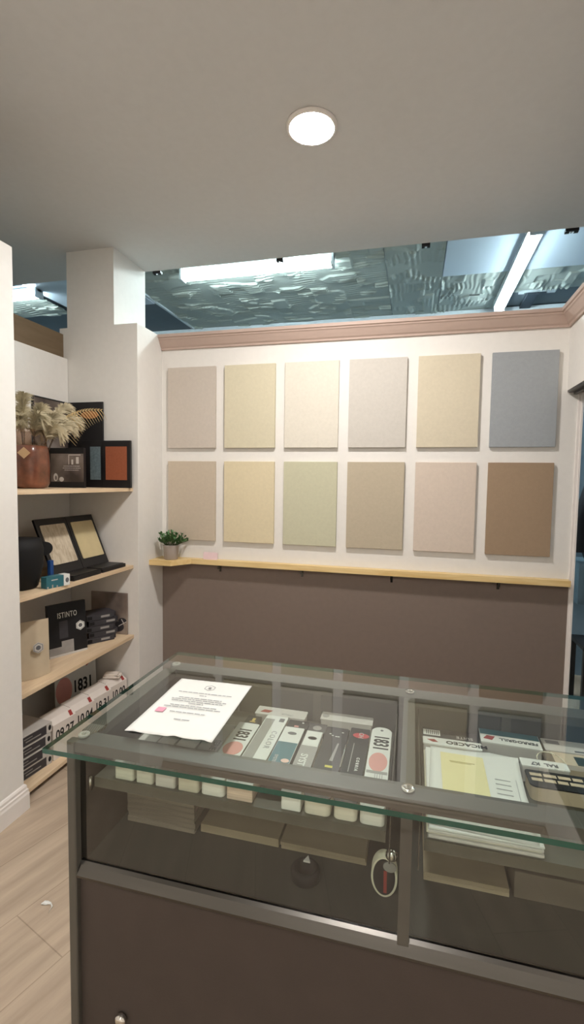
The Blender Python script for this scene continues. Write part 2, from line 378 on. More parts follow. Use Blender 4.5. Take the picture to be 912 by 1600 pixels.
# ------------------------------------------------------------------ pine ledge with brackets
t = thing('wall_shelf','narrow pine ledge with a wider left end, running under the colour panels','shelf',(0,0,.971))
B().prism([(XL+.001,YB-.002),(XL+.001,2.885),(-1.56,2.885),(-1.47,3.012),(.878,3.006),(.878,YB-.009),(.883,YB-.009),(.883,YB-.002)],0,.034).done('board', PINE, t)
for x in (-1.278,-.699,-.121,.503):
    b = B(); b.box(x-.007,x+.007,3.028,YB-.0025,-.004,-.0005).box(x-.007,x+.007,3.028,3.032,-.028,-.001).box(x-.007,x+.007,YB-.006,YB-.0025,-.05,-.001); b.done('bracket', ALU, t)
# plant
t = thing('potted_plant','small green leafy plant in a grey clay pot on the pine ledge','plant',(-1.597,2.962,1.005))
B().lathe([(.042,0),(.046,.004),(.053,.095),(.054,.1),(.049,.1),(.047,.085),(.001,.083)],28).done('pot', mat('grey clay pot',(168,158,150),.7,var=.08,scale=25,stretch=(1,1,.3)), t)
B().lathe([(.047,.084),(.03,.09),(.001,.092)],20).done('soil', mat('soil',(60,48,38),.9), t)
LEAF = mat('green leaf',(78,118,70),.45,var=.45,scale=40)
b = B(); st = B()
def leaf(b, p, d, l, w, up=Vector((0,0,1)), curl=.25):
    d = d.normalized(); s = d.cross(up); s = s.normalized() if s.length > .01 else Vector((1,0,0)); n = s.cross(d)
    c = [p, p+d*l*.35+s*w/2+n*l*.05, p+d*l*.35-s*w/2+n*l*.05, p+d*l*.8+s*w*.3, p+d*l*.8-s*w*.3, p+d*l-n*l*curl*.4, p+d*l*.35, p+d*l*.8-n*l*.02]
    b._add(c, [(0,1,6),(0,6,2),(1,3,7,6),(6,7,4,2),(3,5,7),(7,5,4)], smooth=True)
for i in range(46):
    a = random.uniform(0,2*PI); e = random.uniform(.6,1.5); L = random.uniform(.07,.125)
    if i < 4: a = random.uniform(-.5,.3); e=.55; L=.11
    d = Vector((math.cos(a)*math.cos(e), math.sin(a)*math.cos(e)*.8, math.sin(e)))
    p0 = Vector((math.cos(a)*.02, math.sin(a)*.02, .085)); pts = [p0+d*L*k/4+Vector((0,0,-.15*L*(k/4)**2)) for k in range(5)]
    st.tube(pts,.0012,4)
    for k in range(2,5):
        for q in range(3):
            dd = (d+Vector((random.uniform(-1,1),random.uniform(-1,1),random.uniform(-.4,.8)))*.9)
            if pts[k].y + dd.normalized().y*.026 > .095 or pts[k].x+dd.normalized().x*.026 < -.115: continue
            leaf(b, pts[k], dd, random.uniform(.018,.028), random.uniform(.012,.018))
b.done('foliage', LEAF, t, fix=False); st.done('stems', mat('dark green stem',(60,72,40),.7), t)
# business card holder
t = thing('card_stand','small white card with rounded corners standing on the pine ledge','card',(-1.337,3.03,1.005),(math.radians(-8),0,0))
M = frame((0,0,0),(1,0,0),(0,0,1))
rr=[(x,y) for x,y in roundrect(.104,.05,.006,.006)]
B().prism(rr,0,.004,M=M).done('card', mat('pinkish white card',(232,206,208),.4), t)
RG=mat('rose grey print',(150,110,118),.6)
for pl in (circ(-.018,.028,.012,.005),rect(-.004,.022,.03,.026),rect(.004,.03,.024,.033)): decal(t,'print_mark',[pl],RG,frame((0,0,0),(1,0,0),(0,0,1)))
# ------------------------------------------------------------------ display counter
cx0, cx1, yf, yb = -.753, .757, .905, 1.41
ct = thing('display_counter','glass-topped display counter with grey brown frame and dark lower front','counter',(0,0,0))
zt, z0r = .95, .926
post = roundrect(.022,.022,.004,.004)
for (x,y) in ((cx0+.011,yf),(cx1-.011,yf),(cx0+.011,yb-.022),(cx1-.011,yb-.022)):
    B().prism([(px+x,py+y) for px,py in post],.0,zt-.001).done('post', FRAME, ct)
B().box(.0-.006,.016,yf+.002,yf+.02,.652,z0r).done('mullion', FRAME, ct)
for nm,a in (('front_rail',(cx0+.02,cx1-.02,yf+.002,.957)),('back_rail',(cx0+.02,cx1-.02,1.352,yb-.002)),('side_rail',(cx0+.002,-.712,.957,1.352)),('side_rail',(.716,cx1-.002,.957,1.352)),('centre_rail',(-.010,.020,.957,1.352))):
    B().box(a[0],a[1],a[2],a[3],z0r,zt,bev=.002).done(nm, FRAME, ct)
B().box(cx0+.003,cx0+.018,yf+.02,yb-.02,.03,z0r).done('side_panel', DARKP, ct)
B().box(cx1-.018,cx1-.003,yf+.02,yb-.02,.03,z0r).done('side_panel', DARKP, ct)
B().box(cx0+.022,cx1-.022,1.378,1.392,.03,z0r).done('back_panel', INNER, ct)
for x in (-.52,-.26,.26,.52):
    B().box(x-.012,x+.012,1.366,1.378,.64,.925).done('back_stile', FRAME, ct)
B().box(cx0+.022,cx1-.022,yf+.014,yf+.026,.06,.628).done('front_panel', DARKP, ct)
B().box(cx0+.03,cx1-.03,yf+.05,yf+.06,.0,.06).done('plinth', BLKM, ct)
# sloped aluminium sill
fr = Matrix(((0,0,1,cx0+.022),(1,0,0,0),(0,1,0,0),(0,0,0,1)))
B().prism([(yf+.001,.626),(yf+.001,.631),(yf+.012,.650),(yf+.018,.656),(yf+.026,.656),(yf+.026,.620),(yf+.013,.620),(yf+.008,.626)],0,cx1-cx0-.044,M=fr).done('sill_rail', ALU, ct)
B().box(cx0+.018,cx1-.018,yf+.026,1.378,.60,.638).done('bottom_plate', INNER, ct)
B().box(cx0+.022,-.006,yf+.0205,yf+.0245,.656,z0r).done('front_glass', GLASSV, ct)
B().box(.016,cx1-.022,yf+.0205,yf+.0245,.656,z0r).done('front_glass', GLASSV, ct)
for x0,x1 in ((-.712,-.035),(.04,.716)):
    b = B(); b.box(x0,x1,.952,1.35,.833,.845).box(x0,x1,.949,.952,.822,.846); b.done('inner_shelf', SHELFM, ct)
    b = B(); b.box(x0+.01,x1-.01,.95,1.34,.822,.8325); b.done('shelf_underside', INNER, ct)
for x in (-.026,.03):
    B().box(x-.0012,x+.0012,yf+.03,yf+.040,.79,.924).done('shelf_standard', ALU, ct)
    B().box(x-.0015,x+.0015,.96,1.345,.915,.924).done('bracket_arm', ALU, ct)
B().tube([(-.722,.947,.846),(-.722,.947,.815)],.005,10).done('shelf_pin', CHROME, ct)
B().lathe([(.014,0),(.014,.012),(.006,.016)],18,M=Matrix.Translation((-.622,yf+.013,.298)) @ Matrix.Rotation(PI/2,4,'X')).done('lock', CHROME, ct)
B().lathe([(.012,0),(.012,.006),(.007,.012)],20,M=Matrix.Translation((-.022,yf+.045,.80)) @ Matrix.Rotation(PI/2,4,'X')).done('glass_lock', CHROME, ct)
for x,y in ((-.728,.935),(-.728,1.385),(.006,.934),(.006,1.385),(.735,.935),(.735,1.385)):
    B().lathe([(.013,0),(.013,.0062),(.006,.0062),(.006,.0005)],20,M=Matrix.Translation((x,y,zt))).done('glass_pad', CHROME if abs(x)<.1 else mat('clear rubber pad',(150,152,142),.3), ct)
g = B().box(-.762,.80,.843,1.457,.9552,.9658)
for f in g.bm.faces:
    if abs(f.normal.z) < .5: f.material_index = 1
bmesh.ops.recalc_face_normals(g.bm, faces=g.bm.faces[:])
for f in g.bm.faces: f.material_index = 1 if abs(f.normal.z) < .5 else 0
g.done('glass_top', [GLASS, GEDGE], ct)
# A4 letter on the glass
t = thing('paper_sheet','white printed A4 letter lying on the glass counter top, left end','paper',(-.532,1.11,.9660),(0,0,math.radians(2)))
bm = B(); n=24; vs=[]; fs=[]
for j in range(n+1):
    for i in range(n+1):
        x=-.1075+.215*i/n; y=-.1525+.305*j/n
        z=.0006+.0022*max(0,noise.noise(Vector((x*14,y*11,3)))) + (.006*max(0,(-y-.13)/.0225)*max(0,noise.noise(Vector((x*30,1,0)))) if y<-.13 else 0)
        vs.append((x,y,z))
for j in range(n):
    for i in range(n): a=j*(n+1)+i; fs.append((a,a+1,a+n+2,a+n+1))
bm._add(vs,fs,smooth=True); o=bm.done('sheet', PAPER, t, fix=False)
md=o.modifiers.new('s','SOLIDIFY'); md.thickness=.0004; md.offset=1
M=frame((0,0,.0032),(1,0,0),(0,1,0)); rnd=random.Random(3)
def ringp(cx,cy,r,w,n=6,rot=PI/6):
    out=[]
    for k in range(n):
        a=rot+2*PI*k/n; c=rot+2*PI*(k+1)/n
        out.append([(cx+r*math.cos(a),cy+r*math.sin(a)),(cx+(r-w)*math.cos(a),cy+(r-w)*math.sin(a)),(cx+(r-w)*math.cos(c),cy+(r-w)*math.sin(c)),(cx+r*math.cos(c),cy+r*math.sin(c))])
    return out
decal(t,'print',lines(-.08,.08,[(.068,.95),(.054,.12),(.036,.75),(.026,.95),(.016,.9),(.006,.25),(-.008,.8),(-.018,.95),(-.043,.6),(-.078,.25)],h=.0022,rnd=rnd),mat('faded letter ink',(138,138,140),.7),M)
decal(t,'emblem',ringp(0,.105,.016,.0012)+[rect(-.004,.101,.004,.109)],bpy.data.materials['faded letter ink'],M)
decal(t,'stamp',[rect(-.085,-.052,-.063,-.03)],PINKS,M)
# ---- fan decks and cards on the inner shelf
ZS=.8452
GD='paint fan decks lying in the counter'
def deck(x0,x1,y0,y1,h,label,page,cover,r0=.004,r1=.004,rz=0,name='fan_deck',z=ZS,group=GD,cat='fan deck',cf=0):
    t = thing(name,label,cat,((x0+x1)/2,y0,z),(0,0,rz),group); w=x1-x0; l=y1-y0
    b=B(); b.prism([(x*.97,y*.985+l*.006) for x,y in roundrect(w,l,r0,r1)],0,h-.003); b.done('pages', page, t)
    o=B().prism(roundrect(w,l,r0,r1),h-.003,h).done('cover', cover, t)
    t['hh']=h; return t,w,l,h
def top(h): return frame((0,0,h),(1,0,0),(0,1,0))
def vtext(t,s,x,y,h,size,m,sx=1,bold=0,space=1): return text(t,s,frame((x,y,h+.0004),(0,-1,0),(1,0,0)),size,m,sx=sx,bold=bold,space=space)
fronts=[((206,204,186),'pale green cream'),((204,200,184),'cream'),((202,197,188),'pale grey cream'),((202,194,174),'tan cream')]
for i,(a,c) in enumerate(((-.665,-.614),(-.609,-.564),(-.560,-.508),(-.502,-.450))):
    pm=mat('deck pages %d'%i,fronts[i][0],.6,var=.1,scale=40,stretch=(.2,.2,3))
    pos=['leftmost fan deck','second fan deck from the left','third fan deck from the left','fourth fan deck from the left'][i]
    t,w,l,h=deck(a,c,.957,1.19 if i==3 else 1.16,.040+(.002 if i%2 else 0),'%s with %s page edges, half under the letter'%(pos,fronts[i][1]),pm,GREYC if i==3 else GREYL,.006,.006)
    if i==3: vtext(t,'SERIE L',w/2-.014,.12,h,.022,INK,sx=.9,bold=.0006)
def deck1831(a,c,y1,label,rr):
    t,w,l,h=deck(a,c,.958,y1,.040,label,mat('deck white pages',(226,222,212),.6,var=.1,scale=60,stretch=(.2,.2,3)),PAPER,.010,rr)
    vtext(t,'1831',0,l*.76,h,.052 if rr>.015 else .045,BLACK,sx=.68 if rr>.015 else .72,bold=.0012)
    decal(t,'disc',[circ(0,l*.50,w*.42,l*.12)],PINKD,top(h-.0001)); M=top(h)
    decal(t,'print',[rect(x,l*.12,x+.0018,l*.36) for x in (-.004,.001,.007,.012)],INKL,M); return t
deck1831(-.4465,-.3885,1.215,'white fan deck with pink disc and 1831, immediately right of the letter',.004)
t,w,l,h=deck(-.384,-.322,.958,1.272,.041,'long white and grey fan deck between the left 1831 deck and the teal deck',mat('striped pages',(214,190,170),.6,var=.25,scale=60,stretch=(.1,.1,4)),PAPER,.003,.006)
decal(t,'band',[rect(-w/2+.002,.004,-w/2+.028,l-.02)],GREYC,top(h)); decal(t,'square_mark',[rect(.010,l-.03,.024,l-.012)],INK,top(h))
vtext(t,'COLOR',.014,.19,h,.02,INKL,space=1.4,bold=.0002)
t,w,l,h=deck(-.319,-.266,1.0,1.226,.040,'teal and white fan deck, third visible deck right of the letter',DKGREY,PAPER,.003,.003)
decal(t,'teal_field',[rect(-w/2+.001,.004,w/2-.001,l*.66)],TEAL,top(h)); vtext(t,'SYSTEM',-.012,l*.3,h+.0005,.012,GREYL)
decal(t,'photo',[circ(.008,l*.13,.015,.012),circ(.014,l*.30,.010,.008),rect(-.02,.008,.024,.018)],mat('blush print',(226,190,176),.6),top(h+.0006))
decal(t,'emblem',[circ(0,l*.86,.012,.007)],INK,top(h))
t,w,l,h=deck(-.258,-.214,.958,1.222,.040,'grey fan deck lettered SYSTEM with a white head, right of the teal deck',mat('white pages b',(232,230,222),.6,var=.05),GREYC,.003,.003)
decal(t,'head',[rect(-w/2+.002,l*.72,w/2-.002,l-.003)],PAPER,top(h)); decal(t,'emblem',[circ(0,l*.86,.012,.008)],INK,top(h)); vtext(t,'SYSTEM',-.004,l*.42,h,.024,PAPER,bold=.0006)
for a,c,y1,lab in ((-.209,-.150,1.256,'black fan deck with small yellow mark, left of the other black deck'),(-.145,-.094,1.268,'black fan deck with a red bubble mark, next to the right 1831 deck')):
    t,w,l,h=deck(a,c,.958,y1,.040,lab,mat('cream pages c',(222,214,196),.6,var=.08,scale=50,stretch=(.2,.2,3)),BLK,.012,.004)
    if a<-.2:
        decal(t,'grey_stripe',[[(.002,.14),(.010,.14),(.014,.22),(.010,.22)]],GREYC,top(h)); decal(t,'yellow_mark',[rect(-.004,.112,.014,.120)],mat('yellow ink',(206,196,90),.6),top(h))
        decal(t,'small_print',[circ(x,y,.003,.002) for x,y in ((-.015,.262),(-.008,.255),(.002,.252),(.008,.252),(.016,.275))],PAPER,top(h))
    else:
        B().tube([(-w/2-.003,.12,h),(-w/2-.003,l-.02,h)],.002,6).done('silver_edge',CHROME,t)
        decal(t,'red_bubble',[circ(.004,l*.88,.021,.013)],mat('red ink',(190,60,66),.6),top(h)); vtext(t,'OH',.004,l*.88,h+.0006,.018,GREYL)
        vtext(t,'CORRIA',.008,l*.46,h,.010,PAPER,space=1.7,bold=.0004); decal(t,'print',[rect(-.010,l*.35,-.008,l*.75)],GREYC,top(h))
t=deck1831(-.090,-.038,1.29,'white fan deck with rounded top, pink disc and 1831, beside the centre divider',.024)
decal(t,'eyelet',[circ(0,.315,.004)],INK,top(.040))
decal(t,'lip',[rect(-.024,.118,.024,.128)],GREYC,top(.040))
# cards behind the decks
GC='cards behind the fan decks'
t,w,l,h=deck(-.425,-.278,1.278,1.325,.038,'flat white card with red mark behind the left decks',GREYL,GREYL,.003,.003,name='swatch_card',group=GC,cat='card')
decal(t,'red_mark',[[(-.06,.012),(-.035,.012),(-.026,.026),(-.052,.028)]],REDL,top(h)); text(t,'ITALIA',frame((.02,.014,h+.0004),(-1,0,0),(0,-1,0)),.012,INKL)
t,w,l,h=deck(-.440,-.400,1.225,1.272,.032,'small dark card with gold scribble behind the left 1831 deck',BLK,BLK,.003,.003,name='swatch_card',group=GC,cat='card')
decal(t,'gold_mark',[rect(-.006,.012,.010,.016),rect(-.002,.018,.006,.034)],mat('gold ink',(196,170,96),.5),top(h))
t,w,l,h=deck(-.318,-.262,1.23,1.272,.036,'small black card between the teal deck and the card behind',BLK,BLK,.003,.003,name='swatch_card',group=GC,cat='card')
decal(t,'spot',[circ(.012,.032,.003)],PAPER,top(h)); decal(t,'pink_mark',[rect(-.008,.006,.004,.014)],PINKD,top(h))
t,w,l,h=deck(-.26,-.212,1.226,1.274,.034,'dark grey card at the head of the SYSTEM deck',DKGREY,DKGREY,.003,.003,name='swatch_card',group=GC,cat='card')
decal(t,'round_mark',[circ(0,.024,.012)],GREYC,top(h))
t,w,l,h=deck(-.238,-.092,1.30,1.345,.036,'long pale grey card behind the black decks',GREYL,GREYL,.003,.003,name='swatch_card',group=GC,cat='card')
decal(t,'ring_mark',[circ(-.06,.022,.010)],GREYC,top(h))
# right bay: paper pile, yellow sheet and cards
sizes=[(.0,.0,.004),(.002,-.003,.006),(-.002,.002,.004),(.001,-.002,.005),(.003,.001,.004)]
z=ZS
for i,(dx,dy,hh) in enumerate(sizes):
    m=[GREYC,GREYL,CREAM,GREYL,PAPER][i]
    lab=['grey folder at the bottom of the paper pile in the right bay','light grey folder second from the bottom of the paper pile','cream sheaf in the middle of the paper pile','light grey sheaf just under the top sheet of the paper pile','white sheaf on top of the paper pile in the right bay'][i]
    o=B().box(.046+dx,.256+dx,.955+dy+(0 if i<4 else 0),1.255+dy,0,hh-.0004,bev=.0006).done('paper_sheaf',m,loc=(0,0,z)); tag(o,lab,'papers','sheaves in the counter paper pile'); z+=hh
# bent top sheet with list
t=thing('paper_sheet','white sheet with a printed table and curled corner, on top of the paper pile','paper',(.153,1.105,z),(0,0,math.radians(-3)))
bm=B(); vs=[]; fs=[]; n=16
for j in range(n+1):
    for i in range(n+1):
        x=-.100+.205*i/n; y=-.145+.300*j/n; 
        if j==n and i>11: y-=(i-11)*.004
        q=max(0,(x+y-.12)/.12); vs.append((x,y,.0006+.014*q*q+.001*abs(noise.noise(Vector((x*20,y*20,0))))))
for j in range(n):
    for i in range(n): a=j*(n+1)+i; fs.append((a,a+1,a+n+2,a+n+1))
bm._add(vs,fs,smooth=True); o=bm.done('sheet',PAPER,t,fix=False); md=o.modifiers.new('s','SOLIDIFY'); md.thickness=.0004; md.offset=1
decal(t,'print',[rect(.045,.05-.018*k,.078,.0525-.018*k) for k in range(8)]+[rect(.09,-.1,.0912,.06)],INKL,frame((0,0,.002),(1,0,0),(0,1,0)))
t=thing('envelope','pale yellow paper lying on the white sheet in the right bay','paper',(.132,1.115,z+.0034),(0,0,math.radians(-1)))
B().box(-.05,.05,-.10,.118,0,.001).done('sheet',YELL,t)
decal(t,'print',[rect(-.03,.082,.028,.0845),rect(-.028,.078,.02,.0795)],mat('olive ink',(176,166,112),.7),frame((0,0,.001),(1,0,0),(0,1,0)))
t,w,l,h=deck(.042,.188,1.262,1.296,.030,'white strip card printed MICACEO above the paper pile',GREYL,PAPER,.002,.002,name='swatch_card',group=GC,cat='card')
text(t,'MICACEO',frame((.036,.017,h+.0004),(-1,0,0),(0,-1,0)),.020,BLACK,sx=1.15,bold=.0005); decal(t,'red_mark',[[(-.062,.02),(-.048,.010),(-.034,.012),(-.044,.024)]],REDL,top(h))
t,w,l,h=deck(.042,.182,1.302,1.35,.026,'dark card with barcode label and grey lettering behind the MICACEO card',DKGREY,DKGREY,.002,.002,name='swatch_card',group=GC,cat='card')
decal(t,'barcode_label',[rect(-.068,.012,-.024,.040)],PAPER,top(h)); decal(t,'barcode',[rect(-.060+.005*k,.016,-.058+.005*k,.036) for k in range(7)],BLACK,top(h+.0005)); text(t,'SUITE',frame((.038,.016,h+.0004),(-1,0,0),(0,-1,0)),.017,GREYL)
t,w,l,h=deck(.188,.334,1.292,1.362,.038,'teal and white card printed FERROGRILL with red mark, right bay',GREYL,PAPER,.002,.002,rz=math.radians(-2),name='swatch_card',group=GC,cat='card')
decal(t,'teal_band',[rect(-w/2+.001,l-.028,w/2-.001,l-.001)],TEAL,top(h)); text(t,'FERROGRILL',frame((.020,.024,h+.0004),(-1,0,0),(0,-1,0)),.0165,BLACK,bold=.0004); decal(t,'red_mark',[[(-.066,.018),(-.045,.014),(-.036,.034),(-.056,.036)]],REDL,top(h))
t,w,l,h=deck(.342,.56,1.30,1.358,.036,'long pale card with dark label right of the FERROGRILL card',KRAFT,GREYL,.002,.002,name='swatch_card',group=GC,cat='card')
decal(t,'label_box',[rect(-.10,.034,-.068,.05)],INK,top(h)); decal(t,'label_strip',[rect(-.04,.006,.03,.012)],INK,top(h))
t,w,l,h=deck(.352,.52,1.245,1.298,.034,'dark green card with kraft end behind the RAL deck',KRAFT,KRAFT,.002,.002,name='swatch_card',group=GC,cat='card')
decal(t,'green_field',[rect(-.035,.002,w/2-.002,l-.012)],mat('dark green print',(34,50,42),.5),top(h)); decal(t,'pale_mark',[circ(.03,.02,.008,.012),circ(.018,.026,.006)],KRAFT,top(h+.0005))
t,w,l,h=deck(.268,.372,1.205,1.238,.040,'white label strip printed RAL K7 above the dark colour deck',GREYL,PAPER,.002,.002,name='swatch_card',group=GC,cat='card')
text(t,'RAL  K7',frame((0,.014,h+.0004),(-1,0,0),(0,-1,0)),.017,INK,bold=.0006)
b=B(); b.tube([(-.002+.05*math.cos(a)*.6+.02,.03+.04*math.sin(a),h+.003) for a in [k*PI/9 for k in range(10)]],.0012,6); b.done('string',CREAM,t)
t,w,l,h=deck(.272,.42,1.135,1.200,.034,'dark colour deck with rows of pale swatches right of the paper pile',KRAFT,BLK,.014,.006,name='fan_deck')
sw=[]
for rr_ in range(2):
    x=-w/2+.008
    while x<w/2-.02:
        ww=random.uniform(.02,.035); sw.append(rect(x,.022+.02*rr_,min(x+ww,w/2-.004),.033+.02*rr_)); x+=ww+.004
decal(t,'swatches',sw,KRAFT,top(h)); decal(t,'red_end',[rect(w/2-.014,.018,w/2-.002,.04)],REDL,top(h+.0006))
# ---- stacks on the bottom plate
def stack(x0,x1,y0,y1,hs,m,labs,group,name='cardboard_sheaf',rz=0):
    z=.6385
    for i,h in enumerate(hs):
        j=random.uniform(-.002,.002)
        o=B().box(x0+j,x1+j,y0+abs(j),y1,0,h-.0006,bev=.001).done(name,m,loc=(0,0,z)); tag(o,labs[i],'card',group); z+=h
    return z
ordn=['bottom','second from the bottom','third from the bottom','fourth from the bottom','second from the top','topmost']
stack(-.716,-.522,1.088,1.33,(.013,.014,.013,.014,.013,.013),mat('grey brown board edges',(136,124,110),.6,var=.15,scale=40,stretch=(.3,.3,6)),['%s grey brown board in the tall stack inside the counter, left end'%o for o in ordn],'boards stacked at the left inside the counter','sample_board')
stack(-.512,-.302,1.10,1.34,(.022,),CARD,['thick pale kraft envelope lying between the board stack and the thin cardboard pile'],None,'padded_envelope')
stack(-.295,-.085,1.10,1.34,(.009,.009),CARD,['lower thin cardboard sheet behind the black round cap','upper thin cardboard sheet behind the black round cap'],'thin cardboard sheets left of the divider')
stack(.046,.229,1.095,1.33,(.010,.010),CARD,['lower kraft sheet right of the centre divider','upper kraft sheet right of the centre divider'],'kraft sheets right of the divider')
tag(B().box(.24,.55,1.10,1.34,0,.06,bev=.003).done('cardboard_box',mat('grey brown carton',(120,110,98),.7,var=.06,scale=10),loc=(0,0,.6385)),'flat grey brown carton at the right end inside the counter','box')
t=thing('round_cap','black round cap with pale notch lying on the counter bottom','cap',(-.216,1.03,.6385))
B().lathe([(.03,0),(.034,.004),(.034,.022),(.028,.028),(.022,.026),(.02,.012),(.001,.012)],28).done('body',BLKM,t)
B().prism([(-.008,.012),(.008,.012),(0,.03)],.027,.031).done('notch',GREYL,t)
t=thing('oval_holder','white-rimmed black oval case with a red strip standing left of the divider','case',(-.038,1.045,.64),(math.radians(0),0,0))
ov=[]
for k in range(40):
    a=2*PI*k/40; ov.append((.028*math.cos(a), .062+.058*math.sin(a)*(1 if abs(math.sin(a))<.95 else 1)))
M=frame((0,0,0),(1,0,0),(0,-.25,1))
B().prism(ov,0,.02,M=M).done('rim',CREAM,t)
B().prism([(x*.84,.062+(y-.062)*.9+.002) for x,y in ov],.02,.0215,M=M).done('face',BLACK,t)
B().prism(rect(-.001,.02,.006,.085),.0215,.0225,M=M).done('red_strip',REDL,t)
B().prism(circ(.012,.1,.014),.0215,.024,M=M).done('button',GREYC,t)
# ------------------------------------------------------------------ alcove shelves
XS=-1.757
for z,lab in ((1.469,'top pale birch shelf of the alcove, under the copper vase'),(.967,'second pale birch shelf from the top, under the tilted sample boards'),(.505,'third pale birch shelf from the top, under the ISTINTO brochure'),(.028,'bottom pale birch shelf of the alcove just above the floor')):
    o=B().box(XB+.001,XS,YN+.001,YE-.001,0,.021,bev=.001).done('alcove_shelf',BIRCH,loc=(0,0,z)); tag(o,lab,'shelf','alcove shelves')
struct(B().box(XB+.001,XS-.04,YN+.01,YE-.01,0,.0275).done('trim_alcove_gap_shadow',BLKM))  # black block standing in for the shadow in the toe gap
S1,S2,S3,S4=1.4905,.9885,.5265,.0495
FR=frame((0,0,0),(1,0,0),(0,0,1))      # local front face towards -y
def fr(y): return frame((0,y,0),(1,0,0),(0,0,1))
# vase with dried grasses
t=thing('vase','copper coloured vase with clear neck holding dried grasses, on the top shelf','vase',(-2.0,2.165,S1))
COP=mat('mottled copper glaze',(112,66,46),.35,var=.45,scale=18,coat=.5)
B().lathe([(.055,0),(.075,.006),(.084,.03),(.086,.13),(.083,.19),(.076,.225),(.072,.228),(.078,.185),(.080,.03),(.001,.02)],40,sq=1.2).done('body',COP,t)
B().lathe([(.076,.226),(.073,.25),(.074,.30),(.078,.31),(.075,.31),(.071,.30),(.070,.25),(.073,.226)],40,sq=1.2).done('neck',glass('smoky glass',(.86,.78,.72),.7),t)
B().prism([(0,-.03),(.032,0),(0,.03),(-.032,0)],0,.002,M=frame((.045,-.087,.185),(.92,.38,0),(0,0,1))).done('tag',mat('tan leather tag',(196,162,124),.6),t)
GR=mat('dried cream grass',(200,188,158),.8,var=.25,scale=20); PALM=mat('dried straw palm',(188,162,112),.7,var=.2,scale=20); STM=mat('brown dried stem',(92,74,58),.8)
gt=thing('dried_grass','bunch of dried cream pampas grass and a straw palm leaf standing in the copper vase','dried plant',(-2.0,2.165,S1))
def blade(b,p,d,l,w):
    d=d.normalized(); s=d.cross(Vector((.3,-.9,.2))).normalized(); n=6; vs=[]
    for k in range(4):
        f=k/3; q=p+d*l*f+Vector((0,0,-.45*l*f*f)); ww=w*(1-f*.85); vs+= [q+s*ww/2,q-s*ww/2]
    b._add(vs,[(0,1,3,2),(2,3,5,4),(4,5,7,6)],smooth=True)
rnd=random.Random(11)
plumes=[((-.05,-.02,.545),.2,.06),((-.02,.08,.49),.2,.07),((.03,.22,.52),.2,.06),((.06,.25,.45),.2,.065),((.10,.05,.38),.2,.06),((.05,-.02,.43),.2,.07),((-.04,-.06,.42),.2,.07),((.03,.14,.45),.2,.07),((.10,.16,.40),.2,.06),((-.08,.0,.46),.2,.07),((.0,.04,.38),.2,.07),((.07,.10,.36),.2,.06)]
for tip,L,wd in plumes:
    tip=Vector(tip); base=Vector((tip.x*.3,tip.y*.15,.02)); mid=base.lerp(tip,.55)+Vector((0,0,.16)); tip=tip+Vector((.02,.02,-.05))
    pts=[base.lerp(mid,f).lerp(mid.lerp(tip,f),f) for f in [k/14 for k in range(15)]]
    B().tube(pts,.002,5).done('stem',STM,gt)
    b=B()
    for k in range(300):
        f=rnd.uniform(.5,1); i=min(13,int(f*14)); p=pts[i].lerp(pts[i+1],f*14-i) if i<14 else pts[14]
        ax=(pts[i+1]-pts[i]).normalized(); r=Vector((rnd.gauss(0,1),rnd.gauss(0,1),rnd.gauss(0,1))); r-=ax*r.dot(ax); r.normalize()
        env=math.sin(PI*min(1,(f-.44)/.6))**.5
        blade(b,p,ax*.75+r*.7,wd*env*rnd.uniform(.7,1.15)+.014,.009)
    b.done('plume',GR,gt,fix=False)
pts=[Vector((.02,.0,.05)).lerp(Vector((.04,.10,.46)),f).lerp(Vector((.04,.10,.46)).lerp(Vector((.15,.40,.47)),f),f) for f in [k/30 for k in range(31)]]
b=B(); b.tube(pts,.0022,5,r2=.001)
for k in range(13,31):
    ax=(pts[k]-pts[k-1]).normalized(); g=1-(k-13)/30
    blade(b,pts[k],ax*.75+Vector((.0,.1,.75)),.075*g,.0055)
    blade(b,pts[k],ax*.8+Vector((.2,-.1,-.8)),.115*g,.0055)
b.done('palm_leaf',PALM,gt,fix=False)
# posters / frames on top shelf
def stand(name,label,cat,x,y,z,w,h,th,m,rz=0,tilt=0,group=None):
    t=thing(name,label,cat,(x,y,z),(-tilt,0,rz),group)
    B().box(-w/2,w/2,0,th,0,h,bev=min(.0015,th/4)).done('board',m,t); return t
t=stand('display_board','tall black board with copper emblem leaning in the alcove corner behind the palm leaf','board',-2.092,2.738,S1,.262,.552,.012,BLK)
decal(t,'emblem',[circ(.035,.47,.065,.025)],mat('copper foil',(190,130,84),.4,metal=.3,var=.3,scale=60),fr(0))
t=stand('display_board','brown framed photo board of stones standing behind the dried grass','board',-2.222,2.59,S1,.31,.552,.010,BLK,rz=math.radians(90))
PH=picture('muted interior photo',(60,50,46),(112,100,92),(150,140,132),5,1)
decal(t,'photo',[rect(-.145,.14,.145,.542)],PH,fr(0)); decal(t,'floor_print',[rect(-.145,.14,.145,.20)],mat('mauve grey print',(140,128,128),.5),fr(-.0006)); decal(t,'stone_print',[circ(-.01,.215,.028,.03)],mat('stone print',(190,182,176),.5),fr(-.0009))
t=stand('sample_frame','black framed photo with white stones and faint text, right of the copper vase','frame',-2.060,2.50,S1,.266,.240,.022,BLK,rz=math.radians(2))
decal(t,'photo',[rect(-.094,.035,.132,.205)],PH,fr(0)); WP=mat('white print',(214,208,202),.5)
decal(t,'stones_print',[circ(-.060,.062,.015,.024),circ(-.020,.05,.016,.014)],WP,fr(-.0005)); decal(t,'ring_hole',[circ(-.058,.058,.007,.014)],PH,fr(-.0008)); decal(t,'window_print',[rect(.030,.14,.034,.20),rect(.034,.195,.112,.2),rect(.05,.14,.062,.17),rect(.082,.145,.10,.185)],WP,fr(-.0005))
